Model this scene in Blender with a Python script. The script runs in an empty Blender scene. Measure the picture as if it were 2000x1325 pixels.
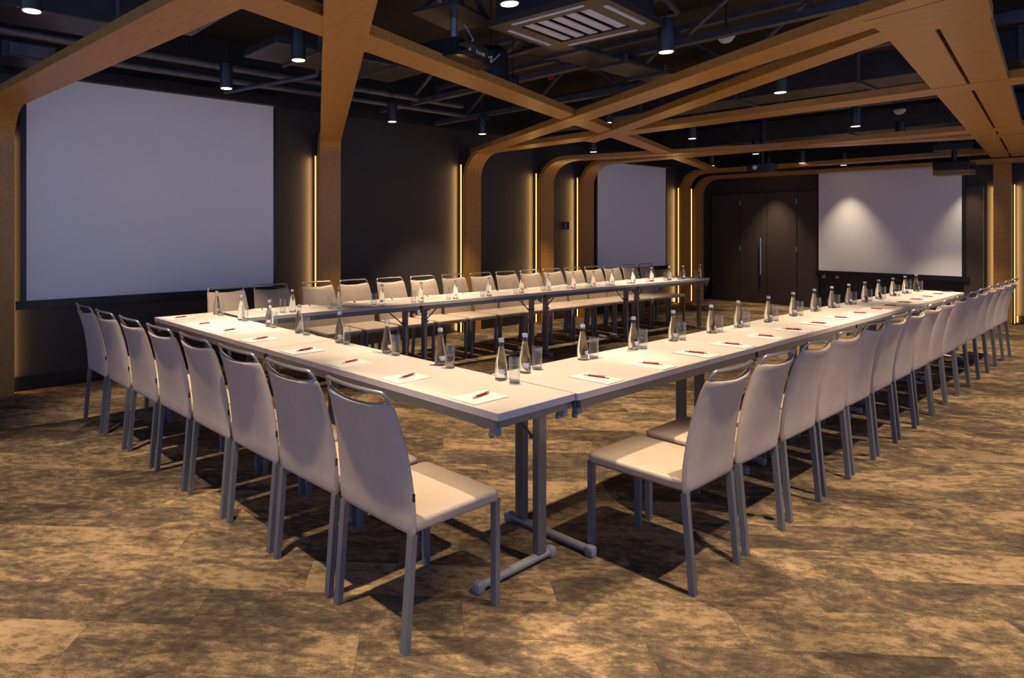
import bpy, bmesh, math, random
from mathutils import Matrix, Vector
random.seed(7)
C = bpy.context.scene.collection
sc = bpy.context.scene
PI = math.pi

# ------------------------------------------------------------------ camera, world, exposure
cam_d = bpy.data.cameras.new('camera')
cam = bpy.data.objects.new('camera', cam_d); C.objects.link(cam); sc.camera = cam
F_PX, HORIZON, X0, YAW = 1300.5, 446.8, 755.2, 0.9014
cam.location = (-1.9147, -1.7310, 1.4494)
cam.rotation_euler = (PI/2, 0, YAW - PI/2)
cam_d.sensor_fit = 'HORIZONTAL'; cam_d.sensor_width = 36
cam_d.lens = F_PX/2000*36
cam_d.shift_x = (1000 - X0)/2000
cam_d.shift_y = -(662.5 - HORIZON)/2000
cam_d.clip_start = 0.05
w = bpy.data.worlds.new('world'); sc.world = w; w.use_nodes = True
bg = w.node_tree.nodes['Background']
bg.inputs[0].default_value = (0.34, 0.50, 1.0, 1); bg.inputs[1].default_value = 1.0
sc.view_settings.view_transform = 'Standard'; sc.view_settings.look = 'None'
sc.view_settings.gamma = 1; sc.view_settings.use_curve_mapping = False
sc.view_settings.exposure = 0.0
LAMP_COL = (1.0, 0.76, 0.50); LAMP_W = 260

# ------------------------------------------------------------------ helpers
def mat(name, col, rough=0.5, metal=0.0, noise=0.0, nscale=20, stretch=(1,1,1), bump=0.0, spec=0.5, emit=None, estr=0):
    m = bpy.data.materials.new(name); m.use_nodes = True
    nt = m.node_tree; b = nt.nodes['Principled BSDF']
    b.inputs['Base Color'].default_value = (*col, 1); b.inputs['Roughness'].default_value = rough
    b.inputs['Metallic'].default_value = metal; b.inputs['Specular IOR Level'].default_value = spec
    if emit:
        b.inputs['Emission Color'].default_value = (*emit, 1); b.inputs['Emission Strength'].default_value = estr
    if noise or bump:
        tc = nt.nodes.new('ShaderNodeTexCoord'); mp = nt.nodes.new('ShaderNodeMapping')
        mp.inputs['Scale'].default_value = stretch
        nz = nt.nodes.new('ShaderNodeTexNoise'); nz.inputs['Scale'].default_value = nscale; nz.inputs['Detail'].default_value = 5
        nt.links.new(tc.outputs['Object'], mp.inputs[0]); nt.links.new(mp.outputs[0], nz.inputs[0])
        if noise:
            r = nt.nodes.new('ShaderNodeValToRGB')
            r.color_ramp.elements[0].position = 0.3; r.color_ramp.elements[1].position = 0.7
            r.color_ramp.elements[0].color = (*[c*(1-noise) for c in col], 1)
            r.color_ramp.elements[1].color = (*[min(1, c*(1+noise)) for c in col], 1)
            nt.links.new(nz.outputs['Fac'], r.inputs[0]); nt.links.new(r.outputs[0], b.inputs['Base Color'])
        if bump:
            bp = nt.nodes.new('ShaderNodeBump'); bp.inputs['Strength'].default_value = bump; bp.inputs['Distance'].default_value = 0.01
            nt.links.new(nz.outputs['Fac'], bp.inputs['Height']); nt.links.new(bp.outputs[0], b.inputs['Normal'])
    return m

class MB:
    def __init__(s): s.bm = bmesh.new()
    def add(s, vs, fs):
        v = [s.bm.verts.new(p) for p in vs]
        for f in fs:
            try: s.bm.faces.new([v[i] for i in f])
            except ValueError: pass
        return s
    def box(s, x0, x1, y0, y1, z0, z1, M=None, bev=0):
        p = [(x, y, z) for z in (z0, z1) for x, y in ((x0, y0), (x1, y0), (x1, y1), (x0, y1))]
        t = bmesh.new(); v = [t.verts.new(q) for q in p]
        for f in ((3,2,1,0), (4,5,6,7), (0,1,5,4), (1,2,6,5), (2,3,7,6), (3,0,4,7)): t.faces.new([v[i] for i in f])
        if bev: bmesh.ops.bevel(t, geom=list(t.edges), offset=bev, segments=2, profile=0.5, affect='EDGES')
        s._merge(t, M); return s
    def _merge(s, t, M=None):
        if M is not None: bmesh.ops.transform(t, matrix=M, verts=list(t.verts))
        mp = {v: s.bm.verts.new(v.co) for v in t.verts}
        for f in t.faces: s.bm.faces.new([mp[v] for v in f.verts])
        t.free()
    def rings(s, R, cap0=True, cap1=True, closed=False):
        n = len(R[0]); vs = [[s.bm.verts.new(p) for p in r] for r in R]
        m = len(R)
        for i in range(m if closed else m-1):
            a, b = vs[i], vs[(i+1) % m]
            for j in range(n): s.bm.faces.new((a[j], a[(j+1) % n], b[(j+1) % n], b[j]))
        if not closed:
            if cap0: s.bm.faces.new(vs[0][::-1])
            if cap1: s.bm.faces.new(vs[-1])
        return s
    def lathe(s, prof, n=20, c=(0,0,0), cap0=True, cap1=True):
        return s.rings([[(c[0]+r*math.cos(2*PI*k/n), c[1]+r*math.sin(2*PI*k/n), c[2]+z) for k in range(n)] for r, z in prof], cap0, cap1)
    def tube(s, path, r, n=8):
        P = [Vector(p) for p in path]; R = []
        up = None
        for i, p in enumerate(P):
            d = (P[min(i+1, len(P)-1)] - P[max(i-1, 0)]).normalized()
            if up is None: up = Vector((0,0,1)) if abs(d.z) < 0.9 else Vector((1,0,0))
            a = d.cross(up).normalized(); b = a.cross(d).normalized(); up = b
            R.append([tuple(p + r*(math.cos(2*PI*k/n)*a + math.sin(2*PI*k/n)*b)) for k in range(n)])
        return s.rings(R)
    def bar(s, p, q, wx, wy):                       # square bar between two points
        p, q = Vector(p), Vector(q); d = (q-p).normalized()
        up = Vector((0,0,1)) if abs(d.z) < 0.95 else Vector((1,0,0))
        a = d.cross(up).normalized()*wx/2; b = a.cross(d).normalized()*wy/2
        return s.rings([[tuple(o+a*i+b*j) for i, j in ((-1,-1),(1,-1),(1,1),(-1,1))] for o in (p, q)])
    def prism(s, poly, z0, z1):
        return s.rings([[(x, y, z) for x, y in poly] for z in (z0, z1)])

def rrect(hx, hy, r, z, n=5):
    pts = []
    for cx, cy, a0 in ((hx-r, hy-r, 0), (-hx+r, hy-r, PI/2), (-hx+r, -hy+r, PI), (hx-r, -hy+r, 1.5*PI)):
        for k in range(n):
            a = a0 + PI/2*k/(n-1); pts.append((cx+r*math.cos(a), cy+r*math.sin(a), z))
    return pts
def obj(name, mb, m, parent=None, smooth=None, label=None):
    me = bpy.data.meshes.new(name)
    bmesh.ops.recalc_face_normals(mb.bm, faces=list(mb.bm.faces))
    mb.bm.to_mesh(me); mb.bm.free()
    if m: me.materials.append(m)
    if smooth:
        me.shade_smooth(); me.set_sharp_from_angle(angle=math.radians(smooth))
    o = bpy.data.objects.new(name, me); C.objects.link(o)
    if parent: o.parent = parent
    if label: o['label'] = label
    return o
def tag(o, label, cat, group=None):
    o['label'] = label; o['category'] = cat
    if group: o['group'] = group
    return o
def thing(name, label, cat, loc=(0,0,0), rz=0, group=None):
    o = bpy.data.objects.new(name, None); C.objects.link(o)
    o.location = loc; o.rotation_euler = (0,0,rz); o.empty_display_size = 0.1
    return tag(o, label, cat, group)
def struct(name, mb, m, parent=None, smooth=None):
    o = obj(name, mb, m, parent, smooth); o['kind'] = 'structure'; return o
def dup(root, loc, rz, label=None, group=None):
    r = root.copy(); C.objects.link(r); r.location = loc; r.rotation_euler = (0,0,rz)
    if label: r['label'] = label
    if group: r['group'] = group
    for ch in list(root.children):
        c = ch.copy(); C.objects.link(c); c.parent = r
        for g in list(ch.children):
            d = g.copy(); C.objects.link(d); d.parent = c
    return r
ORD = ['first','second','third','fourth','fifth','sixth','seventh','eighth','ninth','tenth','eleventh','twelfth','thirteenth','fourteenth','fifteenth','sixteenth']

# ------------------------------------------------------------------ materials
M = {}
M['wall'] = mat('wall_covering', (0.036, 0.031, 0.030), 0.7, noise=0.25, nscale=60, stretch=(1,1,6), bump=0.08)
M['black'] = mat('matt_black_paint', (0.007, 0.007, 0.008), 0.6, noise=0.2, nscale=8)
M['base'] = mat('black_skirting', (0.010, 0.009, 0.009), 0.35, noise=0.2, nscale=12)
M['wood'] = mat('oak_veneer', (0.400, 0.190, 0.043), 0.38, noise=0.16, nscale=7, stretch=(6,1,6), bump=0.03)
M['screen'] = mat('screen_fabric', (0.86, 0.86, 0.89), 0.85, noise=0.015, nscale=300)
M['door'] = mat('dark_door_veneer', (0.055, 0.042, 0.034), 0.45, noise=0.2, nscale=10, stretch=(8,8,1))
M['steel'] = mat('brushed_steel', (0.62, 0.62, 0.64), 0.3, 0.9, noise=0.08, nscale=60)
M['led'] = mat('led_strip', (1, 0.8, 0.5), 0.5, emit=(1.0, 0.52, 0.16), estr=1.75, noise=0.01)
M['lens'] = mat('lamp_lens', (1, 0.9, 0.75), 0.5, emit=(1.0, 0.78, 0.50), estr=3.2, noise=0.01)
M['can'] = mat('black_lamp_can', (0.016, 0.017, 0.022), 0.35, noise=0.1, nscale=30)
M['top'] = mat('white_laminate', (0.70, 0.645, 0.595), 0.36, noise=0.02, nscale=8)
M['edge'] = mat('light_tinted_edge_band', (0.52, 0.48, 0.50), 0.4, noise=0.04, nscale=30)  # lilac-grey cast that the lighting gives the edges, put into the colour
M['frame'] = mat('silver_paint', (0.165, 0.17, 0.19), 0.38, 0.55, noise=0.05, nscale=40)
M['foot'] = mat('lamplit_foot_paint', (0.27, 0.27, 0.285), 0.4, 0.4, noise=0.05, nscale=40)  # paler than the frame: lamplight falling on the foot bars, put into the colour
M['plastic'] = mat('grey_plastic', (0.17, 0.19, 0.23), 0.45, noise=0.05, nscale=40)
M['leather'] = mat('taupe_leather', (0.455, 0.365, 0.295), 0.46, noise=0.05, nscale=14, bump=0.04)
M['leg'] = mat('grey_leg_paint', (0.165, 0.18, 0.21), 0.38, 0.45, noise=0.05, nscale=40)
M['chrome'] = mat('satin_tube', (0.40, 0.39, 0.39), 0.32, 0.8, noise=0.05, nscale=40)
M['tagm'] = mat('black_tag', (0.02, 0.02, 0.025), 0.6, noise=0.1)
M['cap'] = mat('silver_cap', (0.75, 0.73, 0.72), 0.3, 0.7, noise=0.05, nscale=80)
M['print'] = mat('white_print', (0.75, 0.78, 0.88), 0.6, noise=0.05)
M['paper'] = mat('notepad_paper', (0.80, 0.74, 0.72), 0.7, noise=0.02)
M['red'] = mat('red_pen_plastic', (0.36, 0.012, 0.022), 0.35, noise=0.05)
M['penmetal'] = mat('pen_silver', (0.62, 0.60, 0.60), 0.3, 0.6, noise=0.05)
M['duct'] = mat('dark_duct_metal', (0.045, 0.044, 0.052), 0.42, 0.3, noise=0.25, nscale=6)
M['joist'] = mat('grey_primed_steel', (0.085, 0.088, 0.11), 0.45, 0.3, noise=0.25, nscale=10)
M['ac'] = mat('bronze_panel', (0.050, 0.036, 0.026), 0.4, noise=0.1)
M['slat'] = mat('glint_tinted_slat', (0.50, 0.58, 0.85), 0.4, noise=0.05)  # bluish tint is the cool light reflected by the slats, painted in
M['detector'] = mat('white_detector', (0.65, 0.65, 0.66), 0.5, noise=0.03)
M['gloss'] = mat('gloss_black', (0.02, 0.018, 0.018), 0.12, noise=0.1)
M['olive'] = mat('olive_panel', (0.20, 0.15, 0.06), 0.5, noise=0.1)
M['redtag'] = mat('red_label', (0.5, 0.05, 0.03), 0.5, noise=0.05)
M['yellow'] = mat('yellow_label', (0.5, 0.48, 0.08), 0.5, noise=0.05)

def glass(name, kind):
    m = bpy.data.materials.new(name); m.use_nodes = True; nt = m.node_tree
    for n in list(nt.nodes): nt.nodes.remove(n)
    out = nt.nodes.new('ShaderNodeOutputMaterial')
    tr = nt.nodes.new('ShaderNodeBsdfTransparent'); mx = nt.nodes.new('ShaderNodeMixShader')
    nz = nt.nodes.new('ShaderNodeTexNoise'); nz.inputs['Scale'].default_value = 12
    rm = nt.nodes.new('ShaderNodeValToRGB')
    rm.color_ramp.elements[0].color = (0.93, 0.95, 0.96, 1); rm.color_ramp.elements[1].color = (0.98, 0.98, 0.98, 1)
    nt.links.new(nz.outputs['Fac'], rm.inputs[0]); nt.links.new(rm.outputs[0], tr.inputs['Color'])
    if kind == 'thin':
        g = nt.nodes.new('ShaderNodeBsdfGlossy'); g.inputs['Roughness'].default_value = 0.04
        lw = nt.nodes.new('ShaderNodeLayerWeight'); lw.inputs['Blend'].default_value = 0.22
        cr = nt.nodes.new('ShaderNodeMapRange'); cr.inputs['To Min'].default_value = 0.02; cr.inputs['To Max'].default_value = 0.60
        nt.links.new(lw.outputs['Facing'], cr.inputs[0]); nt.links.new(cr.outputs[0], mx.inputs[0])
        nt.links.new(tr.outputs[0], mx.inputs[1]); nt.links.new(g.outputs[0], mx.inputs[2])
    else:
        g = nt.nodes.new('ShaderNodeBsdfGlass'); g.inputs['IOR'].default_value = 1.33; g.inputs['Roughness'].default_value = 0.0
        g.inputs['Color'].default_value = (0.97, 0.98, 0.98, 1)
        mx.inputs[0].default_value = 0.85
        nt.links.new(tr.outputs[0], mx.inputs[1]); nt.links.new(g.outputs[0], mx.inputs[2])
    nt.links.new(mx.outputs[0], out.inputs[0]); return m
M['thin'] = glass('thin_glass', 'thin'); M['water'] = glass('bottle_water_glass', 'water')

def carpet_mat():
    m = bpy.data.materials.new('mottled_carpet'); m.use_nodes = True; nt = m.node_tree; N = nt.nodes; L = nt.links
    b = N['Principled BSDF']; b.inputs['Roughness'].default_value = 0.95; b.inputs['Specular IOR Level'].default_value = 0.1
    tc = N.new('ShaderNodeTexCoord'); oi = N.new('ShaderNodeObjectInfo'); ge = N.new('ShaderNodeNewGeometry')
    ad = N.new('ShaderNodeMath'); ad.operation = 'ADD'
    L.new(oi.outputs['Random'], ad.inputs[0]); L.new(ge.outputs['Random Per Island'], ad.inputs[1])
    fr = N.new('ShaderNodeMath'); fr.operation = 'FRACT'; L.new(ad.outputs[0], fr.inputs[0])
    sc_ = N.new('ShaderNodeMath'); sc_.operation = 'MULTIPLY'; sc_.inputs[1].default_value = 61.7; L.new(fr.outputs[0], sc_.inputs[0])
    va = N.new('ShaderNodeVectorMath'); va.operation = 'ADD'; L.new(tc.outputs['Object'], va.inputs[0]); L.new(sc_.outputs[0], va.inputs[1])
    def noise(scale, detail, stretch, rough=0.6, dist=0.0):
        mp = N.new('ShaderNodeMapping'); mp.inputs['Scale'].default_value = stretch; L.new(va.outputs[0], mp.inputs[0])
        n = N.new('ShaderNodeTexNoise'); n.inputs['Scale'].default_value = scale; n.inputs['Detail'].default_value = detail
        n.inputs['Roughness'].default_value = rough; n.inputs['Distortion'].default_value = dist; L.new(mp.outputs[0], n.inputs[0]); return n.outputs['Fac']
    n1 = noise(3.6, 8, (0.75, 1.4, 1), 0.72, 0.9); n2 = noise(24, 4, (0.75, 1.3, 1), 0.65); n3 = noise(170, 2, (0.5, 1.5, 1))
    def mul(a, k):
        x = N.new('ShaderNodeMath'); x.operation = 'MULTIPLY'; x.inputs[1].default_value = k; L.new(a, x.inputs[0]); return x.outputs[0]
    def add(a, c):
        x = N.new('ShaderNodeMath'); x.operation = 'ADD'; L.new(a, x.inputs[0])
        if isinstance(c, float): x.inputs[1].default_value = c
        else: L.new(c, x.inputs[1])
        return x.outputs[0]
    s = add(add(mul(n1, 0.90), mul(n2, 0.56)), add(mul(n3, 0.24), mul(fr.outputs[0], 0.16)))
    s = add(s, -0.424)
    r = N.new('ShaderNodeValToRGB'); e = r.color_ramp.elements
    e[0].position = 0.34; e[0].color = (0.058, 0.043, 0.032, 1)
    e[1].position = 0.68; e[1].color = (0.325, 0.226, 0.126, 1)
    for p, c in ((0.45, (0.100, 0.073, 0.050, 1)), (0.52, (0.150, 0.106, 0.065, 1)), (0.575, (0.228, 0.157, 0.088, 1))):
        x = e.new(p); x.color = c
    L.new(s, r.inputs[0]); L.new(r.outputs[0], b.inputs['Base Color'])
    bp = N.new('ShaderNodeBump'); bp.inputs['Strength'].default_value = 0.5; bp.inputs['Distance'].default_value = 0.006
    L.new(add(mul(n3, 1.0), mul(n2, 0.6)), bp.inputs['Height']); L.new(bp.outputs[0], b.inputs['Normal'])
    return m
M['carpet'] = carpet_mat()

# ------------------------------------------------------------------ setting
WY, FX = 4.95, 11.85                       # left wall plane, far wall plane
floor = struct('floor', MB().box(-4.5, FX, -5.0, WY, -0.10, -0.006), M['base'])
struct('ceiling', MB().box(-4.5, FX+0.1, -5.0, WY+0.1, 3.45, 3.55), M['black'])
struct('wall_left', MB().box(-4.5, FX+0.1, WY, WY+0.1, -0.1, 3.45), M['wall'])
struct('wall_back', MB().box(FX, FX+0.1, -5.0, WY, -0.1, 3.45), M['wall'])
struct('trim_1', MB().box(-4.5, FX, WY-0.06, WY, 2.82, 3.45), M['black'])
struct('trim_2', MB().box(FX-0.06, FX, -5.0, WY-0.06, 2.62, 3.45), M['black'])
struct('baseboard_left', MB().box(-4.5, FX, WY-0.015, WY, 0, 0.13, bev=0.003), M['base'])
struct('baseboard_back', MB().box(FX-0.015, FX, -5.0, 0.60, 0, 0.13, bev=0.003), M['base'])

# carpet planks (0.25 x 1.0 m, laid diagonally, joints staggered)
PW, PL, PA = 0.25, 1.0, math.radians(-42.3)
ca, sa = math.cos(PA), math.sin(PA)
cands = []
org = (1.832, -0.915)                      # a plank corner seen in the photograph
for j in range(-60, 60):
    off = ((j*0.37) % 1.0)*PL if j != 0 else 0
    for i in range(-22, 22):
        u, v = (i-0.5)*PL + off, (j+0.5)*PW
        x, y = org[0] + u*ca - v*sa, org[1] + u*sa + v*ca
        ext = (0.5*PL*abs(ca)+0.5*PW*abs(sa), 0.5*PL*abs(sa)+0.5*PW*abs(ca))
        inside = -4.5+ext[0] < x < FX-ext[0] and -5+ext[1] < y < WY-ext[1]
        overlap = -4.5-ext[0] < x < FX+ext[0] and -5-ext[1] < y < WY+ext[1]
        if not overlap: continue
        dx, dy = x+1.915, y+1.731
        dep = dx*math.cos(YAW)+dy*math.sin(YAW); lat = dx*math.sin(YAW)-dy*math.cos(YAW)
        vis = dep > 1.3 and -0.75*dep-0.6 < lat < 1.0*dep+0.6
        cands.append((0 if (vis and inside) else 1, dep, u, v, x, y, inside))
cands.sort()
def plank_mb(): return MB().box(-PL/2+0.0004, PL/2-0.0004, -PW/2+0.0004, PW/2-0.0004, -0.006, 0.0)
p0 = obj('carpet_plank', plank_mb(), M['carpet'], floor)
rest = []
for k, (g, dep, u, v, x, y, ins) in enumerate(cands):
    if k < 290 and g == 0:
        o = p0 if k == 0 else p0.copy()
        if k: C.objects.link(o)
        o.location = (x, y, 0); o.rotation_euler = (0, 0, PA)
    else: rest.append((u, v))
mb = MB()
for u, v in rest: mb.box(u-PL/2+0.0004, u+PL/2-0.0004, v-PW/2+0.0004, v+PW/2-0.0004, -0.006, 0.0)
Mx = Matrix.Translation((org[0], org[1], 0)) @ Matrix.Rotation(PA, 4, 'Z'); Mi = Mx.inverted()
for p, n in (((-4.5,0,0),(-1,0,0)), ((FX,0,0),(1,0,0)), ((0,-5,0),(0,-1,0)), ((0,WY,0),(0,1,0))):
    bmesh.ops.bisect_plane(mb.bm, geom=list(mb.bm.verts)+list(mb.bm.edges)+list(mb.bm.faces), plane_co=Mi @ Vector(p),
                           plane_no=(Mi.to_3x3() @ Vector(n)), clear_outer=True)
o = obj('carpet_plank_field', mb, M['carpet'], floor); o['kind'] = 'stuff'
o.matrix_world = Mx

# ------------------------------------------------------------------ wooden portals
def ribbon(name, label, a0, a1, k, zb, R, length, face=4.80, th=0.06, far=False, group='bent wooden portal ribs'):
    """flat plank that rises as a column and bends into a ceiling beam. a = coordinate along the wall."""
    prof = [(0, 0.0), (0, zb-R)]
    for i in range(1, 9):
        t = PI/2*i/8; prof.append((R-R*math.cos(t), zb-R+R*math.sin(t)))
    prof.append((length, zb))
    nrm = [(-1, 0), (-1, 0)] + [(-math.cos(PI/2*i/8), math.sin(PI/2*i/8)) for i in range(1, 9)] + [(0, 1)]
    R4 = []
    for (s, z), (ns, nz) in zip(prof, nrm):
        s2, z2 = s+ns*th, z+nz*th
        ring = [(a0+k*s, s, z), (a1+k*s, s, z), (a1+k*s, s2, z2), (a0+k*s, s2, z2)]
        if far: R4.append([(face-q, a, zz) for a, q, zz in ring])
        else: R4.append([(a, face-q, zz) for a, q, zz in ring])
    return tag(obj(name, MB().rings(R4), M['wood'], smooth=25), label, 'wood beam', group)
LED_W = 5.0
def led(a, z1, label, y=4.89, far=False, side=1):
    mb = MB()
    mb.box(a-0.005, a+0.005, y-0.010, y+0.006, 0.01, z1) if not far else mb.box(y-0.010, y+0.006, a-0.005, a+0.005, 0.01, z1)
    l = bpy.data.lights.new('led_glow', 'AREA'); l.shape = 'RECTANGLE'; l.size = 0.02; l.size_y = z1-0.05; l.color = (1.0, 0.56, 0.18); l.energy = LED_W
    lo = bpy.data.objects.new('led_glow', l); C.objects.link(lo)
    d = Vector((-0.75, 0.6, 0)) if not far else Vector((0.6, side*0.75, 0))
    if a == -0.900: d = Vector((0.9, 0.35, 0))
    q = Vector((a, y, z1/2)) if not far else Vector((y, a, z1/2))
    lo.location = q + d*0.03
    zax = (-d).normalized(); yax = Vector((0,0,1)); xax = yax.cross(zax)
    lo.rotation_euler = Matrix((xax, yax, zax)).transposed().to_euler()
    return tag(obj('led_strip', mb, M['led']), label, 'light strip', 'glowing light strips beside the columns')
ribbon('wood_portal', 'bent oak column and beam at the left picture edge, left of the largest screen', -1.15, -0.862, 0.10, 2.49, 0.30, 6.5)
ribbon('wood_portal', 'bent oak column right of the largest screen, its beam running diagonally overhead', 2.27, 2.56, -0.636, 2.488, 0.16, 6.0)
ribbon('wood_portal', 'bent oak column at third light strip, beam running straight across the room', 4.65, 4.95, -0.055, 2.49, 0.34, 7.2)
ribbon('wood_portal', 'bent oak column left of the wall switch, its beam slanting towards the far wall', 6.27, 6.58, 0.35, 2.486, 0.34, 5.6)
ribbon('wood_portal', 'bent oak column between wall switch and second screen, beam straight across the room', 7.32, 7.64, 0.0, 2.492, 0.34, 7.2)
ribbon('wood_portal', 'bent oak column right of the second screen on the left wall', 10.55, 10.85, -0.035, 2.505, 0.30, 7.2)
ribbon('wood_portal', 'bent oak column in the far left corner, beam skirting the far wall', 11.06, 11.36, 0.03, 2.42, 0.30, 7.2)
ribbon('wood_portal', 'bent oak column right of the far screen, its wide plank running overhead towards us', 0.295, 0.50, -0.1165, 2.494, 0.30, 9.6, face=11.70, far=True)
def plank(label, poly, z, th=0.06):
    return tag(obj('wood_beam', MB().prism(poly, z, z+th), M['wood']), label, 'wood beam', 'straight diagonal ceiling beams')
xa = lambda y: 4.66 - 0.515*(4.72-y)
plank('diagonal oak beam starting at the third column and rising to the top right corner', [(xa(4.72), 4.72), (xa(4.72)+0.27, 4.72), (xa(-2.2)+0.27, -2.2), (xa(-2.2), -2.2)], 2.485)
xb = lambda y: 3.627 + 0.695*(y-1.33)
plank('diagonal oak beam running beside and below the longest one, ending at the wide planks', [(xb(3.0), 3.0), (xb(3.0)+0.23, 3.0), (xb(-0.72)+0.23, -0.72), (xb(-0.72), -0.72)], 2.483)
ya = lambda x: 1.08 + 0.287*x
plank('long oak beam passing behind the other beams from upper left to far left corner', [(-0.62, ya(-0.62)), (10.45, ya(10.45)), (10.45, ya(10.45)+0.16), (-0.62, ya(-0.62)+0.25)], 2.50)
yp = lambda x: 0.275 - 0.1165*(11.70-x)
plank('outermost of the two wide parallel planks at upper right, beyond the slot', [(11.6, yp(11.6)), (2.42, yp(2.42)), (2.42, yp(2.42)-0.20), (11.6, yp(11.6)-0.20)], 2.4945)
plank('short oak panel joining the two wide planks to the long beam at upper right', [(2.50, -0.598), (2.42, -1.02), (1.90, -1.08), (2.02, -0.60)], 2.4825)
for a, z1, lb in ((2.262, 2.30, 'glowing strip beside the column right of the largest screen'),
                  (4.640, 2.34, 'glowing strip on the left edge of the third column'),
                  (6.262, 2.30, 'glowing strip on the column left of the wall switch'),
                  (7.312, 2.28, 'glowing strip between wall switch and second screen'),
                  (10.54, 2.24, 'glowing strip right of the second screen on the left wall'),
                  (11.05, 2.24, 'glowing strip in the far left corner beside the doors')):
    led(a, z1, lb)
led(-0.900, 2.30, 'glowing strip hidden behind the column at the left picture edge', y=4.92)
led(0.508, 2.12, 'glowing strip on the left side of the column right of the far screen', y=11.80, far=True)
led(0.275, 2.12, 'glowing strip on the right side of the column at the right picture edge', y=11.80, far=True, side=-1)

# ------------------------------------------------------------------ projection screens
def screen(label, a0, a1, z0, z1, plane, far=False):
    d = -0.02
    t = thing('projection_screen', label, 'screen', group='projection screens')
    def bx(A0, A1, B0, B1, q0, q1):
        return MB().box(A0, A1, plane+q0, plane+q1, B0, B1) if not far else MB().box(plane+q0, plane+q1, A0, A1, B0, B1)
    obj('screen_fabric', bx(a0, a1, z0, z1, -0.012, -0.006), M['screen'], t)
    obj('black_border', bx(a0-0.05, a0, z0-0.06, z1, -0.014, -0.004), M['base'], t)
    obj('black_border', bx(a1, a1+0.03, z0-0.06, z1, -0.014, -0.004), M['base'], t)
    obj('bottom_bar', bx(a0-0.09, a1+0.05, z0-0.075, z0, -0.030, 0.0), M['base'], t)
    obj('roller_case', bx(a0-0.10, a1+0.08, z1, z1+0.10, -0.10, -0.015), M['black'], t)
    return t
screen('largest projection screen, bluish white, on the left wall near us', -0.755, 1.708, 0.808, 2.815, 4.90)
screen('second projection screen on the left wall, beyond the columns', 7.90, 10.11, 0.75, 2.60, 4.92)
screen('projection screen on the far wall, lit by two warm pools', 0.889, 2.90, 0.690, 2.45, 11.80, far=True)

# ------------------------------------------------------------------ far wall doors and panels
t = MB().box(FX-0.02, FX+0.005, 2.90, 4.88, 0, 2.16)
d1 = struct('door_1', t, M['base'])
for nm, y0, y1, lab in (('fixed_panel', 4.295, 4.85, None), ('door_leaf', 3.795, 4.285, 'door leaf carrying the long pull handle'), ('door_leaf', 3.27, 3.785, 'door leaf without a handle'), ('fixed_panel', 2.91, 3.26, None)):
    p = obj(nm, MB().box(FX-0.05, FX-0.018, y0, y1, 0.01, 2.14, bev=0.003), M['door'], d1, label=lab)
    if nm == 'door_leaf' and y1 > 4:
        h = MB().tube([(FX-0.10, 3.885, 0.56), (FX-0.10, 3.885, 1.27)], 0.014, 10)
        h.tube([(FX-0.10, 3.885, 0.64), (FX-0.05, 3.885, 0.64)], 0.008, 8); h.tube([(FX-0.10, 3.885, 1.19), (FX-0.05, 3.885, 1.19)], 0.008, 8)
        obj('pull_handle', h, M['steel'], p, 40)
    if nm == 'door_leaf':
        ye = y1 if y1 > 4 else y0
        for z in (1.06, 1.955):
            obj('hinge', MB().box(FX-0.058, FX-0.048, ye-0.009, ye+0.009, z-0.05, z+0.05, bev=0.002), M['steel'], p)
d2 = struct('door_2', MB().box(FX-0.03, FX+0.005, 0.595, 0.885, 0, 2.14), M['base'])
obj('door_leaf', MB().box(FX-0.05, FX-0.028, 0.63, 0.865, 0.01, 2.10, bev=0.003), M['door'], d2)
for y, lb in ((2.837, 'small white socket plate under the far screen, nearest the doors'), (2.627, 'small white socket plate under the far screen, second from the doors'), (1.564, 'small white socket plate under the far screen, behind the last bottles')):
    s = thing('wall_socket', lb, 'socket', (FX, y, 0.605), 0, 'sockets under the far screen')
    obj('plate', MB().box(-0.012, 0, -0.022, 0.022, -0.05, 0.05, bev=0.003), M['detector'], s)
    obj('insert', MB().box(-0.015, -0.010, -0.014, 0.014, -0.03, 0.03), M['plastic'], s)
s = thing('wall_switch', 'dark switch plate with steel edge on the left wall between two columns', 'switch', (7.10, WY, 1.50))
obj('plate', MB().box(-0.09, 0.05, -0.014, 0, -0.06, 0.06, bev=0.003), M['gloss'], s)
obj('side_plate', MB().box(0.055, 0.068, -0.02, 0, -0.06, 0.06, bev=0.002), M['steel'], s, label='steel edge strip')
obj('rocker', MB().box(-0.05, -0.04, -0.02, -0.012, -0.04, 0.04), M['plastic'], s)

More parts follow.
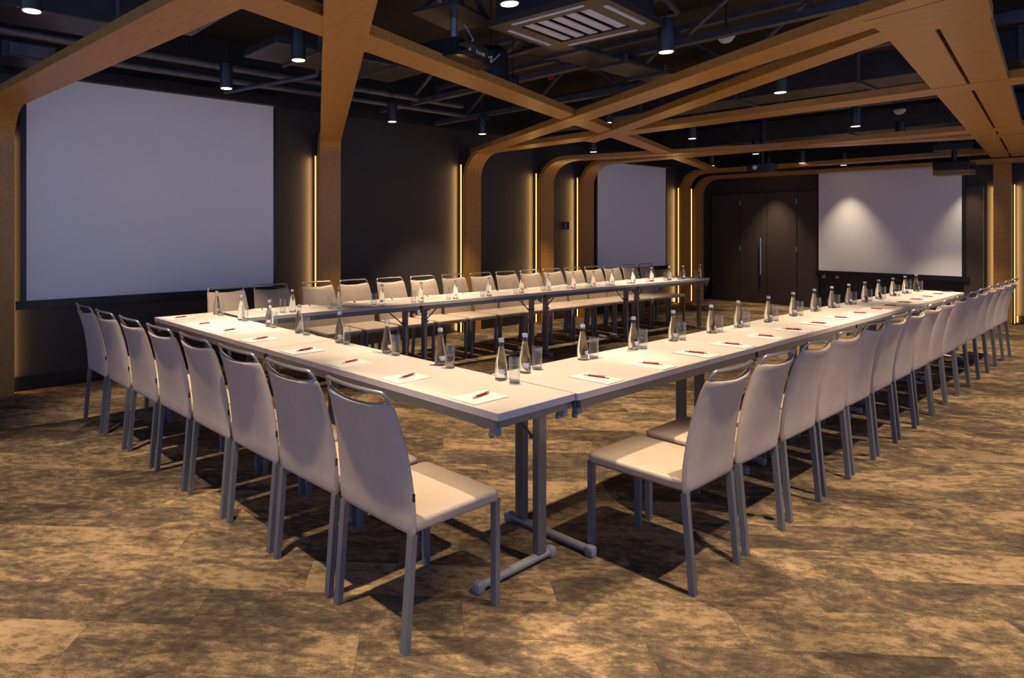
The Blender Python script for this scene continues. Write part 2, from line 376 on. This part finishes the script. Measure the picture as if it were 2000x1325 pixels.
# ------------------------------------------------------------------ tables
def make_table(label):
    t = thing('folding_table', label, 'table', group='white folding tables')
    L, W, YO = 0.899, 0.25, 0.155        # the leg stands off-centre, on the inner side of the U
    top = MB().rings([rrect(L-0.004, W-0.004, 0.006, 0.712), rrect(L-0.004, W-0.004, 0.006, 0.740)])
    obj('tabletop', top, M['top'], t)
    e = MB()
    for A in (0.712, 0.7385): pass
    r0, r1 = rrect(L, W, 0.008, 0.711), rrect(L, W, 0.008, 0.7395)
    i0, i1 = rrect(L-0.004, W-0.004, 0.006, 0.711), rrect(L-0.004, W-0.004, 0.006, 0.7395)
    e.rings([r0, r1, i1, i0], closed=True)
    obj('edge_band', e, M['edge'], t)
    for sy in (-1, 1): obj('rail', MB().box(-L+0.02, L-0.02, sy*(W-0.012)-0.012, sy*(W-0.012)+0.012, 0.672, 0.711, bev=0.003), M['frame'], t)
    for sx in (-1, 1): obj('end_rail', MB().box(sx*(L-0.03)-0.012, sx*(L-0.03)+0.012, -W+0.026, W-0.026, 0.674, 0.711, bev=0.003), M['frame'], t)
    for sx in (-1, 1):
        x = sx*(L-0.118)
        leg = obj('leg', MB().box(x-0.018, x+0.018, YO-0.028, YO+0.028, 0.040, 0.70, bev=0.006), M['frame'], t)
        obj('crosspiece', MB().box(x-0.02, x+0.02, -W+0.03, W-0.03, 0.655, 0.685, bev=0.003), M['frame'], leg)
        f = obj('foot_bar', MB().tube([(x, -0.225, 0.026), (x, 0.225, 0.026)], 0.018, 12), M['foot'], t, 40)
        for sy in (-1, 1):
            obj('end_cap', MB().box(x-0.021, x+0.021, sy*0.232-0.022, sy*0.232+0.022, 0.0, 0.046, bev=0.010), M['plastic'], f, 40)
        b = MB().tube([(x-sx*0.02, YO-0.02, 0.54), (x-sx*0.20, YO-0.02, 0.675)], 0.006, 8)
        b.tube([(x-sx*0.022, YO-0.035, 0.545), (x-sx*0.022, YO+0.035, 0.545)], 0.008, 8)
        obj('brace', b, M['joist'], t, 40)
        for sy in (-1, 1):
            cx, cy = sx*(L-0.045), sy*(W-0.035)
            h = MB().box(cx-0.020, cx+0.020, cy-0.016, cy+0.016, 0.640, 0.673, bev=0.005)
            h.box(cx-0.028, cx-0.012, cy-0.012, cy+0.012, 0.625, 0.648, bev=0.004)
            obj('corner_hook', h, M['plastic'], t, 40)
    return t
WT, AL, AR, AB, YE = 0.5017, 0.0193, 0.0120, -0.0276, 3.6
def rotp(x, y, cx, cy, a):
    dx, dy = x-cx, y-cy; c, s = math.cos(a), math.sin(a); return (cx+c*dx-s*dy, cy+s*dx+c*dy)
PLc = lambda x, y: rotp(x, y, 0, 0, AL)
PR = lambda x, y: rotp(x, y, WT, 0, AR)
PB = lambda x, y: rotp(x, y, WT, YE, AB)
tb = None
def place_table(p, rz, lb):
    global tb
    if tb is None:
        tb = make_table(lb); tb.location = (*p, 0); tb.rotation_euler = (0, 0, rz)
    else: dup(tb, (*p, 0), rz, lb)
for i in range(2): place_table(PLc(0.25, 0.9+1.8*i), -PI/2+AL, ('white folding table whose sharp corner points at us, left-hand arm', 'white folding table in the left-hand arm, farther from us, under the largest screen')[i])
for i in range(4): place_table(PR(WT+0.9+1.8*i, 0.25), AR, 'white folding table, %s from the near corner in the long right-hand arm' % ORD[i])
for i in range(4): place_table(PB(WT+0.9+1.8*i, YE-0.25), PI+AB, 'white folding table, %s from the largest screen in the arm along the dark wall' % ORD[i])

# ------------------------------------------------------------------ chairs
def make_chair(label):
    t = thing('dining_chair', label, 'chair')
    # seat
    s = MB()
    R = [rrect(hx, hy, r, z, 6) for hx, hy, r, z in ((0.222, 0.203, 0.024, 0.403), (0.234, 0.212, 0.034, 0.409), (0.235, 0.213, 0.035, 0.432), (0.231, 0.209, 0.033, 0.441), (0.220, 0.199, 0.028, 0.446), (0.12, 0.12, 0.02, 0.448))]
    s.rings([[(x*0.965+0.008, y, z) for x, y, z in r] for r in R]); obj('seat', s, M['leather'], t, 60)
    # backrest: lofted padded shell
    def prof(z):                                # centre line x(z)
        P = ((0.392, -0.212), (0.50, -0.217), (0.60, -0.229), (0.70, -0.246), (0.80, -0.271), (0.90, -0.308))
        for (z0, x0), (z1, x1) in zip(P, P[1:]):
            if z <= z1: return x0 + (x1-x0)*(z-z0)/(z1-z0)
        return P[-1][1]
    def hw(z): return 0.209 - 0.026*max(0, (z-0.50)/0.36)**1.35 if z > 0.50 else 0.209
    def bow(y, z): q = max(0, (z-0.45)/0.43); return -0.030*q*(1-(y/0.21)**2)
    ny = 11; rings = []
    def ring(z, t, inset=0.0, dip=0.0):
        h = hw(z)-inset; r = []
        ys = [-h + 2*h*i/ny for i in range(ny+1)]
        def zz(y): return z - dip*(1-(y/h)**2)
        for y in ys: r.append((prof(z)+bow(y, z)+t*(1-0.35*abs(y/h)**6), y, zz(y)))
        r.append((prof(z)+bow(h, z), h+0.006, z))
        for y in ys[::-1]: r.append((prof(z)+bow(y, z)-t*(1-0.35*abs(y/h)**6), y, zz(y)))
        r.append((prof(z)+bow(-h, z), -h-0.006, z))
        return r
    zs = [0.392, 0.396, 0.41, 0.45, 0.50, 0.55, 0.60, 0.65, 0.70, 0.74, 0.78, 0.80, 0.825, 0.843]
    for i, z in enumerate(zs): rings.append(ring(z, (0.006, 0.012)[i] if i < 2 else 0.0155, (0.008, 0.003)[i] if i < 2 else 0, 0.016*max(0, (z-0.7)/0.16)))
    rings.append(ring(0.853, 0.012, 0.003, 0.017)); rings.append(ring(0.858, 0.005, 0.008, 0.018))
    b = obj('backrest', MB().rings(rings), M['leather'], t, 50)
    # handle tube
    path = []
    for sgn in (-1, 1):
        seg = []
        h = hw(0.86)-0.004
        seg.append((prof(0.83)+bow(h, 0.83), sgn*h, 0.83)); seg.append((prof(0.870)+bow(h, 0.870), sgn*(h-0.002), 0.870))
        for k in range(1, 6):
            a = PI/2*k/5; y = h-0.002-0.022*(1-math.cos(a)); z = 0.870+0.022*math.sin(a)
            seg.append((prof(z)+bow(y, z), sgn*y, z))
        path += seg if sgn < 0 else [None] + seg[::-1]
    i = path.index(None); y0, y1 = path[i-1][1], path[i+1][1]
    mid = [(prof(0.892)+bow(y0+(y1-y0)*k/9, 0.892), y0+(y1-y0)*k/9, 0.892) for k in range(1, 9)]
    obj('handle', MB().tube(path[:i]+mid+path[i+1:], 0.0075, 10), M['chrome'], t, 50, 'satin metal tube')
    # legs
    for sy in (-1, 1):
        obj('leg', MB().bar((0.217, sy*0.196, 0.0), (0.217, sy*0.196, 0.408), 0.026, 0.026), M['leg'], t)
        obj('leg', MB().bar((-0.245, sy*0.197, 0.0), (-0.212, sy*0.197, 0.395), 0.028, 0.024), M['leg'], t)
    for sy in (-1, 1): obj('seat_rail', MB().box(-0.20, 0.205, sy*0.180-0.008, sy*0.180+0.008, 0.392, 0.404), M['leg'], t)
    obj('brand_tab', MB().box(prof(0.53)-0.004, prof(0.53)+0.004, -0.2175, -0.212, 0.515, 0.542), M['tagm'], t, label='small black tab')
    return t
ch = None
def place_chair(p, rz, lb, grp):
    global ch
    if ch is None:
        ch = make_chair(lb); ch.location = (*p, 0); ch.rotation_euler = (0, 0, rz); ch['group'] = grp
    else: dup(ch, (*p, 0), rz, lb, grp)
LX = [-0.455, -0.457, -0.458, -0.464, -0.476, -0.487, -0.50, -0.508]
JIT = [0.0, 0.01, 0.006, 0.0, 0.008, -0.004, 0.0, 0.004]
for i in range(8):
    place_chair(PLc(LX[i]+0.245, 0.218+0.460*i), AL+JIT[i], 'taupe leather chair with back to us, %s from the near corner along the left-hand tables' % ORD[i], 'chairs along the left-hand tables')
RBD = [0.620, 1.100, 1.623, 2.134, 2.613, 3.12, 3.621, 4.138, 4.640, 5.10, 5.58, 6.062, 6.52, 6.99, 7.47, 7.92, 8.371]
for i in range(16):
    ry = -0.420 + 0.0187*(RBD[i]-0.62)
    place_chair(PR((RBD[i]+RBD[i+1])/2, ry+0.245), PI/2+AR+JIT[(i*3+2) % 8]*0.6, 'taupe leather chair with back to us, %s from the near corner along the right-hand tables' % ORD[i], 'chairs along the right-hand tables')
BX = [0.80, 1.27, 1.80, 2.26, 2.75, 3.23, 3.71, 4.18, 4.635, 5.09, 5.545, 6.00, 6.455, 6.91, 7.365, 7.82]
for i in range(16):
    place_chair(PB(BX[i], 3.885), -PI/2+AB+JIT[(i*5+1) % 8]*0.7, 'taupe leather chair facing us before the dark wall, %s from the largest screen' % ORD[i], 'chairs along the dark wall')

# ------------------------------------------------------------------ table settings
TZ = 0.7402
def make_bottle(label):
    t = thing('water_bottle', label, 'bottle')
    n = 20
    HS = 0.955
    pr = [(0.020, 0.0), (0.0265, 0.002), (0.0285, 0.007), (0.0288, 0.03), (0.0286, 0.055), (0.0265, 0.080), (0.0225, 0.105), (0.0175, 0.130), (0.0140, 0.150), (0.0125, 0.160)]
    obj('bottle_body', MB().lathe([(r, z*HS) for r, z in pr], n), M['water'], t, 60)
    nk = [(0.0127, 0.1605), (0.0118, 0.172), (0.0115, 0.181), (0.0128, 0.183), (0.0128, 0.186)]
    obj('neck', MB().lathe([(r, z*HS) for r, z in nk], n, cap0=False, cap1=False), M['thin'], t, 60)
    obj('cap', MB().lathe([(r, z*HS) for r, z in ((0.0138, 0.184), (0.0140, 0.186), (0.0140, 0.199), (0.0125, 0.2015))], n), M['cap'], t, 40)
    lb = MB()
    for z, h, a0, a1 in ((0.050, 0.0022, -0.55, 0.55), (0.044, 0.0036, -0.62, 0.40), (0.0375, 0.0036, -0.50, 0.62), (0.031, 0.0022, -0.35, 0.35)):
        m = 8; R = []
        for k in range(m+1):
            a = a0+(a1-a0)*k/m - PI/2; c, s_ = math.cos(a), math.sin(a)
            R.append([(r*c, r*s_, zz) for r, zz in ((0.0289, z-h), (0.0293, z-h), (0.0293, z+h), (0.0289, z+h))])
        lb.rings(R)
    obj('label_print', lb, M['print'], t, label='white printed lettering, too small to read')
    return t
def make_glass(label):
    t = thing('drinking_glass', label, 'glass')
    obj('glass_wall', MB().rings([[(r*math.cos(2*PI*k/20), r*math.sin(2*PI*k/20), z) for k in range(20)] for r, z in ((0.0240, 0.004), (0.0262, 0.115), (0.0255, 0.1165), (0.0248, 0.115), (0.0226, 0.014))], cap0=False, cap1=False), M['thin'], t, 60)
    obj('glass_base', MB().lathe([(0.0225, 0.0), (0.0242, 0.002), (0.0240, 0.010), (0.0222, 0.013)], 20), M['water'], t, 60)
    return t
def make_pad(label):
    t = thing('note_pad', label, 'notepad')
    obj('paper_block', MB().box(-0.105, 0.105, -0.0725, 0.0725, 0.0, 0.0030), M['paper'], t)
    obj('top_sheet', MB().box(-0.1046, 0.1046, -0.0721, 0.0721, 0.0032, 0.0036), M['paper'], t)
    return t
def make_pen(label):
    t = thing('ballpoint_pen', label, 'pen')
    z = 0.0052
    obj('barrel', MB().tube([(-0.040, 0, z), (0.040, 0, z)], 0.0052, 10), M['red'], t, 40, 'red barrel')
    tip = MB().rings([[(x, r*math.cos(2*PI*k/10), z+r*math.sin(2*PI*k/10)) for k in range(10)] for x, r in ((-0.0405, 0.0046), (-0.056, 0.0036), (-0.068, 0.0012))])
    obj('tip', tip, M['penmetal'], t, 40, 'silver tip')
    obj('clicker', MB().tube([(0.0405, 0, z), (0.058, 0, z)], 0.0042, 10), M['penmetal'], t, 40, 'silver end')
    obj('clip', MB().box(0.010, 0.052, -0.0015, 0.0015, z+0.0052, z+0.0068), M['penmetal'], t)
    return t
proto = {}
def put(kind, fn, p, rz, lb, grp, z=TZ):
    if kind not in proto:
        o = fn(lb); o.location = (*p, z); o.rotation_euler = (0, 0, rz); o['group'] = grp; proto[kind] = o
    else: dup(proto[kind], (*p, z), rz, lb, grp)
RBp = [(0.66,0.417),(1.154,0.426),(1.649,0.42),(2.118,0.424),(2.62,0.421),(3.034,0.42),(3.541,0.415),(4.038,0.42),(4.50,0.42),(4.908,0.416),(5.341,0.412),(5.768,0.403),(6.187,0.399),(6.614,0.385),(7.044,0.380),(7.456,0.375)]
RGo = [(0.104,0.008),(0.084,-0.014),(0.075,-0.018),(0.080,-0.016),(0.089,-0.015),(0.088,-0.018),(0.095,-0.01),(0.085,-0.02)]
LBp = [(0.462,0.385),(0.464,0.798),(0.462,1.23),(0.462,1.693),(0.464,2.171),(0.464,2.573),(0.464,3.009),(0.464,3.445)]
LGp = [(0.453,0.297),(0.455,0.717),(0.460,1.150),(0.462,1.620),(0.462,2.08),(0.462,2.505),(0.460,2.940),(0.462,3.363)]
BBx = [0.976,1.442,1.888,2.343,2.816,3.308,3.823,4.289,4.742,5.100,5.512,5.950,6.410,6.79,7.126,7.58]
BBy = [3.21,3.20,3.165,3.15,3.175,3.19,3.20,3.21,3.21,3.19,3.21,3.20,3.22,3.19,3.18,3.18]
LPy = [0.218,0.69,1.145,1.59,2.108,2.561,2.97,3.417]
RPx = [0.832,1.319,1.809,2.259,2.743,3.195,3.685,4.17,4.623,5.073,5.475,5.909,6.322,6.747,7.183,7.56]
BPx = [0.833,1.306,1.802,2.251,2.713,3.21,3.75,4.22,4.64,5.02,5.43,5.88,6.36,6.80,7.22,7.60]
for i in range(8):
    e = '%s from the near corner on the left-hand tables' % ORD[i]
    put('b', make_bottle, PLc(*LBp[i]), 0.5*((i*7) % 5-2)*0.4-0.3, 'clear water bottle with silver cap, '+e, 'bottles on the left-hand tables')
    put('g', make_glass, PLc(*LGp[i]), 0, 'empty straight drinking glass, '+e, 'glasses on the left-hand tables')
    put('n', make_pad, PLc(0.125, LPy[i]-0.004), AL+0.03*math.sin(i*2.1), 'white notepad under a red pen, '+e, 'notepads on the left-hand tables')
    put('p', make_pen, PLc(0.142, LPy[i]), AL+0.16+0.05*math.sin(i*1.7), 'red pen with silver ends, '+e, 'pens on the left-hand tables', TZ+0.0037)
for i in range(16):
    e = '%s from the near corner on the right-hand tables' % ORD[i]
    o = RGo[i % 8]
    put('b', make_bottle, PR(*RBp[i]), 0.5*((i*5) % 7-3)*0.3-0.2, 'clear water bottle with silver cap, '+e, 'bottles on the right-hand tables')
    put('g', make_glass, PR(RBp[i][0]+o[0], RBp[i][1]+o[1]), 0, 'empty straight drinking glass, '+e, 'glasses on the right-hand tables')
    put('n', make_pad, PR(RPx[i]-0.018, 0.118), PI/2+AR+0.03*math.sin(i*2.3+1), 'white notepad under a red pen, '+e, 'notepads on the right-hand tables')
    put('p', make_pen, PR(RPx[i], 0.125), -1.28+0.05*math.sin(i*1.9), 'red pen with silver ends, '+e, 'pens on the right-hand tables', TZ+0.0037)
for i in range(16):
    e = '%s from the largest screen on the tables along the dark wall' % ORD[i]
    e2 = '%s from the largest screen on the dark wall tables' % ORD[i]
    put('b', make_bottle, PB(BBx[i], BBy[i]), 0.5*((i*3) % 5-2)*0.4-0.6, 'clear water bottle, '+e2, 'bottles on the tables along the dark wall')
    put('g', make_glass, PB(BBx[i]-0.090, BBy[i]+0.004), 0, 'empty drinking glass, '+e2, 'glasses on the tables along the dark wall')
    put('n', make_pad, PB(BPx[i]+0.01, 3.485), PI/2+AB, 'white notepad under a pen, '+e2, 'notepads on the tables along the dark wall')
    put('p', make_pen, PB(BPx[i], 3.49), PI/2-0.5+0.08*math.sin(i), 'red pen on a notepad, '+e2, 'pens on the tables along the dark wall', TZ+0.0037)

# ------------------------------------------------------------------ pendant downlights
def make_pendant(label):
    t = thing('pendant_downlight', label, 'lamp', group='cylinder pendant downlights')
    obj('lamp_can', MB().lathe([(0.042, 0.008), (0.050, 0.0), (0.052, 0.004), (0.052, 0.205), (0.046, 0.212), (0.012, 0.214)], 20), M['can'], t, 35)
    obj('lens', MB().lathe([(0.044, -0.0015), (0.044, 0.004)], 20), M['lens'], t)
    obj('cable', MB().tube([(0, 0, 0.19), (0, 0, 0.85)], 0.004, 6), M['can'], t)
    return t
def spot(x, y, z, p=1.0, cone=66, blend=0.45):
    l = bpy.data.lights.new('downlight_beam', 'SPOT'); l.energy = LAMP_W*p; l.color = LAMP_COL
    l.spot_size = math.radians(cone); l.spot_blend = blend; l.shadow_soft_size = 0.03
    o = bpy.data.objects.new('downlight_beam', l); C.objects.link(o); o.location = (x, y, z-0.035); return o
PEN = {'right': [(0.695,0.553,2.6),(2.207,0.542,2.6),(4.189,0.619,2.6),(6.869,0.87,2.6),(8.456,0.857,2.6),(10.86,0.984,2.6),(11.47,2.41,2.55),(11.56,0.765,2.42)],
       'middle': [(-1.201,2.197,2.6),(0.437,2.212,2.6),(2.658,2.23,2.6),(4.456,2.456,2.6),(6.431,2.521,2.6),(8.916,2.788,2.6),(10.42,2.68,2.545)],
       'left': [(0.445,3.372,2.6),(2.58,3.853,2.6),(4.023,3.898,2.6),(6.12,3.77,2.52),(10.313,4.135,2.6),(11.45,3.62,2.58)]}
DESC = {'right': 'over the right-hand tables', 'middle': 'over the middle of the room', 'left': 'nearest the left wall'}
pp = None
for row, L in PEN.items():
    for i, (x, y, z) in enumerate(L):
        lb = 'black cylinder pendant downlight %s, %s from us in its row' % (DESC[row], ORD[i])
        if pp is None: pp = make_pendant(lb); pp.location = (x, y, z)
        else:
            q = dup(pp, (x, y, z), 0, lb)
            for c_ in q.children:
                if c_.name.startswith('cable'): c_.scale = (1, 1, (3.45-z)/0.85)
        spot(x, y, z, (0.8 if y > 3 else 0.45 if y > 2 else 0.25) if x > 11 else 0.8 if (row == 'middle' and x > 2) else 1.0, 84 if 4 < x < 10 and row != 'middle' else 66, 1.0 if x > 11 else 0.6)
for x, y in ((-2.7,0.55),(-1.0,0.5),(-2.9,2.2),(-0.9,3.6),(0.7,-1.1),(2.2,-1.35),(4.2,-1.1),(6.8,-1.0),(8.5,-1.0),(10.6,-0.8),(-0.9,-1.1),(2.4,-2.8),(4.4,-2.8),(0.4,-2.8),(6.8,-2.8)):
    spot(x, y, 2.6, 1.0 if x > 5 and y > -2 else 0.62 if y < -2 or x < -2 else 1.15, 84 if 4 < x < 10 else 66)

# ------------------------------------------------------------------ ceiling services
# air-conditioning cassette
ac = thing('ceiling_cassette', 'square bronze air conditioning cassette with pale slats, top centre', 'air conditioner', (1.70, 0.88, 2.75), math.radians(5.7))
obj('housing', MB().box(-0.36, 0.36, -0.36, 0.36, 0.045, 0.40, bev=0.01), M['duct'], ac)
fr = MB()
for q in range(4):
    fr.box(-0.40, 0.25, 0.25, 0.40, 0.0, 0.045, Matrix.Rotation(q*PI/2, 4, 'Z'))
obj('face_panel', fr, M['ac'], ac)
for k in range(5):
    y = -0.20+0.10*k
    obj('slat', MB().box(-0.235, 0.235, y-0.030, y+0.030, 0.006, 0.014, Matrix.Translation((0, 0, 0))), M['slat'], ac)
obj('grille_back', MB().box(-0.25, 0.25, -0.25, 0.25, 0.022, 0.03), M['base'], ac)
for q in range(4):
    obj('air_flap', MB().box(-0.25, 0.25, 0.325, 0.352, -0.006, 0.004, Matrix.Rotation(q*PI/2, 4, 'Z'), bev=0.002), M['slat'], ac)
# near projector with lift mount
pj = thing('ceiling_projector', 'glossy black projector with lit ports hanging near the air conditioner', 'projector', (1.20, 1.48, 2.545), math.radians(15))
obj('body', MB().rings([rrect(0.21, 0.16, 0.04, z) for z in (0.02, 0.12)]), M['gloss'], pj)
obj('base_plate', MB().rings([rrect(0.235, 0.185, 0.05, z) for z in (0.0, 0.02)]), M['gloss'], pj)
obj('lens', MB().tube([(-0.17, -0.155, 0.07), (-0.17, -0.20, 0.07)], 0.035, 16), M['gloss'], pj, 40)
ports = MB()
for x, wd in ((-0.08, 0.035), (0.02, 0.012), (0.05, 0.012), (0.08, 0.012), (0.11, 0.02)): ports.box(x-wd/2, x+wd/2, -0.164, -0.158, 0.055, 0.075)
obj('ports', ports, M['detector'], pj, label='pale connector ports')
obj('mount_pole', MB().tube([(0.0, 0, 0.12), (0.0, 0, 0.31)], 0.025, 12), M['steel'], pj, 40)
obj('mount_plate', MB().rings([rrect(0.26, 0.17, 0.03, z) for z in (0.31, 0.33)]), M['duct'], pj)
for sx, sy in ((-1,-1),(1,-1),(1,1),(-1,1)):
    obj('lift_arm', MB().bar((sx*0.22, sy*0.13, 0.33), (-sx*0.18, sy*0.13, 0.62), 0.035, 0.012), M['joist'], pj)
for sx in (-1, 1): obj('lift_post', MB().bar((sx*0.08, 0, 0.33), (sx*0.08, 0, 0.90), 0.04, 0.04), M['joist'], pj)
cb = MB().tube([(0.12, -0.02, 0.12), (0.17, -0.05, 0.20), (0.18, 0.0, 0.28), (0.14, 0.02, 0.33)], 0.006, 6)
cb.tube([(0.18, -0.12, 0.06), (0.27, -0.14, 0.09), (0.36, -0.08, 0.07), (0.50, -0.02, 0.12), (0.70, 0.02, 0.22)], 0.006, 6)
obj('cable', cb, M['detector'], pj, 50)
# ceiling loudspeaker can
sp = thing('ceiling_speaker', 'round black ceiling loudspeaker beside the near projector', 'speaker', (1.95, 1.84, 2.61))
obj('housing', MB().lathe([(0.125, 0.0), (0.13, 0.005), (0.13, 0.20), (0.09, 0.25), (0.02, 0.26)], 28), M['can'], sp, 35)
obj('grille', MB().lathe([(0.118, -0.004), (0.118, 0.004)], 28), M['duct'], sp)
obj('hanger', MB().tube([(0, 0, 0.26), (0, 0, 0.85)], 0.006, 6), M['can'], sp)
# far projectors
pf = thing('ceiling_projector', 'dark projector with olive underside hanging before the far screen', 'projector', (9.95, 0.62, 2.235), math.radians(-2))
obj('body', MB().box(-0.16, 0.16, -0.20, 0.20, 0.025, 0.14, bev=0.015), M['gloss'], pf)
obj('underside', MB().box(-0.158, 0.158, -0.198, 0.198, -0.045, 0.024, bev=0.01), M['olive'], pf, label='olive lower shell')
obj('mount_pole', MB().tube([(0, 0, 0.14), (0, 0, 0.45)], 0.03, 10), M['can'], pf, 40)
obj('mount_head', MB().box(-0.10, 0.10, -0.22, 0.22, 0.30, 0.40, bev=0.01), M['can'], pf)
for sx in (-1, 1): obj('lift_post', MB().bar((0, sx*0.09, 0.40), (0, sx*0.09, 1.2), 0.05, 0.05), M['joist'], pf)
pm = thing('ceiling_projector', 'black projector hanging before the double doors on the far wall', 'projector', (8.25, 2.42, 2.27), math.radians(10))
obj('body', MB().rings([rrect(0.15, 0.17, 0.03, z) for z in (0.0, 0.10)]), M['gloss'], pm)
obj('lens', MB().tube([(-0.14, 0.06, 0.05), (-0.17, 0.06, 0.05)], 0.03, 14), M['steel'], pm, 40)
obj('mount_pole', MB().tube([(0, 0, 0.10), (0, 0, 1.18)], 0.02, 10), M['can'], pm, 40)
# smoke detectors
for (x, y), lb in (((3.304, 0.663), 'white smoke detector hanging above the beams, nearer one'), ((8.273, 0.816), 'white smoke detector hanging above the beams, farther one')):
    s = thing('smoke_detector', lb, 'smoke detector', (x, y, 2.88), 0, 'smoke detectors')
    obj('dome', MB().lathe([(0.028, 0.0), (0.040, 0.006), (0.062, 0.040), (0.064, 0.046)], 20), M['detector'], s, 50)
    obj('base', MB().lathe([(0.060, 0.046), (0.060, 0.06), (0.02, 0.066)], 20), M['detector'], s, 40)
    obj('drop_pipe', MB().tube([(0, 0, 0.066), (0, 0, 0.57)], 0.008, 8), M['can'], s, 40)
# ducts and pipes
def duct(label, x0, x1, y0, y1, z0, z1, seams=6):
    t = thing('air_duct', label, 'duct', group='dark ceiling ducts')
    obj('duct_shell', MB().box(x0, x1, y0, y1, z0, z1, bev=0.01), M['duct'], t)
    alongx = (x1-x0) > (y1-y0)
    for k in range(seams):
        if alongx:
            x = x0+(x1-x0)*(k+0.5)/seams
            obj('flange', MB().box(x-0.015, x+0.015, y0-0.02, y1+0.02, z0-0.02, z1+0.02), M['joist'], t)
        else:
            y = y0+(y1-y0)*(k+0.5)/seams
            obj('flange', MB().box(x0-0.02, x1+0.02, y-0.015, y+0.015, z0-0.02, z1+0.02), M['joist'], t)
    return t
duct('long rectangular duct above the largest screen, topmost at left', -4.0, 0.0, 3.45, 3.92, 2.98, 3.22, 5)
duct('short wide duct between the first two oak beams', 0.56, 2.1, 2.75, 3.30, 2.86, 2.93, 2)
duct('rectangular duct crossing above the right-hand tables', 5.55, 6.05, -3.5, 4.4, 2.85, 3.10, 7)
duct('flat duct box below the air conditioning cassette', 2.12, 3.95, 1.36, 1.68, 2.83, 2.87, 3)
duct('rectangular duct above the beams at the far end of the room', 9.05, 9.65, -3.5, 4.4, 2.80, 3.10, 7)
def pipe(label, path, r, hang=True):
    t = thing('ceiling_pipe', label, 'pipe', group='ceiling pipes')
    obj('pipe_run', MB().tube(path, r, 10), M['joist'], t, 40)
    for k in range(3 if hang else 0):
        f = (k+0.5)/3; n = len(path)-1; i = min(int(f*n), n-1); u = f*n-i
        p = [path[i][j]+(path[i+1][j]-path[i][j])*u for j in range(3)]
        obj('hanger', MB().tube([(p[0], p[1], p[2]), (p[0], p[1], 3.45)], 0.006, 6), M['can'], t)
    return t
pipe('grey conduit along the left wall above the largest screen', [(-4, 4.05, 2.96), (-1.0, 4.05, 2.96), (3.9, 4.12, 2.96)], 0.035)
pipe('grey conduit just above the wall between largest screen and column', [(-0.3, 4.25, 2.88), (4.5, 4.25, 2.88)], 0.03)
pipe('slanting conduit behind the second oak column', [(1.0, 4.60, 2.84), (1.33, 3.38, 2.84), (1.36, 3.34, 3.45)], 0.022, False)
pipe('bent conduit right of the air conditioning cassette', [(1.9, 0.45, 2.92), (2.45, 0.59, 2.92), (2.48, 1.0, 2.92), (2.46, 2.6, 2.95)], 0.018)
pipe('sprinkler pipe running across above the wide planks', [(5.2, -3, 3.15), (5.2, 4.4, 3.15)], 0.03)
cbx = thing('fan_coil_unit', 'dark fan coil box with shiny edges at the left picture edge above the beam', 'air conditioner', (-0.86, 4.28, 2.78))
obj('casing', MB().box(-0.20, 0.18, -0.18, 0.18, 0.0, 0.13, bev=0.012), M['duct'], cbx)
obj('access_panel', MB().box(-0.15, 0.13, -0.195, -0.18, 0.02, 0.11, bev=0.004), M['joist'], cbx)
obj('hanger', MB().tube([(0, 0, 0.13), (0, 0, 0.67)], 0.006, 6), M['can'], cbx)
# open-web joists
def joist(label, x, y0, y1, zt=3.30, zb=2.88, step=0.55):
    t = thing('steel_joist', label, 'joist', group='open web steel joists')
    obj('top_chord', MB().box(x-0.04, x+0.04, y0, y1, zt, zt+0.05), M['joist'], t)
    obj('bottom_chord', MB().box(x-0.04, x+0.04, y0, y1, zb-0.05, zb), M['joist'], t)
    n = int((y1-y0)/step)
    for k in range(n):
        a, b = y0+(y1-y0)*k/n, y0+(y1-y0)*(k+1)/n
        z0, z1 = (zb, zt) if k % 2 == 0 else (zt, zb)
        obj('web_bar', MB().bar((x, a, z0), (x, b, z1), 0.045, 0.02), M['joist'], t)
    return t
joist('steel joist with diagonal bars seen between near projector and oak beam', 4.13, -3.5, 4.85)
joist('steel joist with diagonal bars behind the air conditioning cassette', 3.20, -3.5, 4.85, 3.32, 2.95)
joist('steel joist with diagonal bars above the second oak column', 0.10, -1.0, 3.35, 3.36, 3.02)
joist('steel joist with diagonal bars above the far half of the tables', 7.40, -3.5, 4.85, 3.30, 2.95)
tag(obj('hanging_label', MB().box(4.085, 4.095, 2.88, 2.96, 3.10, 3.14), M['redtag']), 'small red label hanging on a steel joist beyond the air conditioner', 'label')
tag(obj('hanging_label', MB().box(4.085, 4.095, 3.35, 3.43, 2.96, 3.00), M['yellow']), 'small yellow label on a steel joist beside the loudspeaker', 'label')
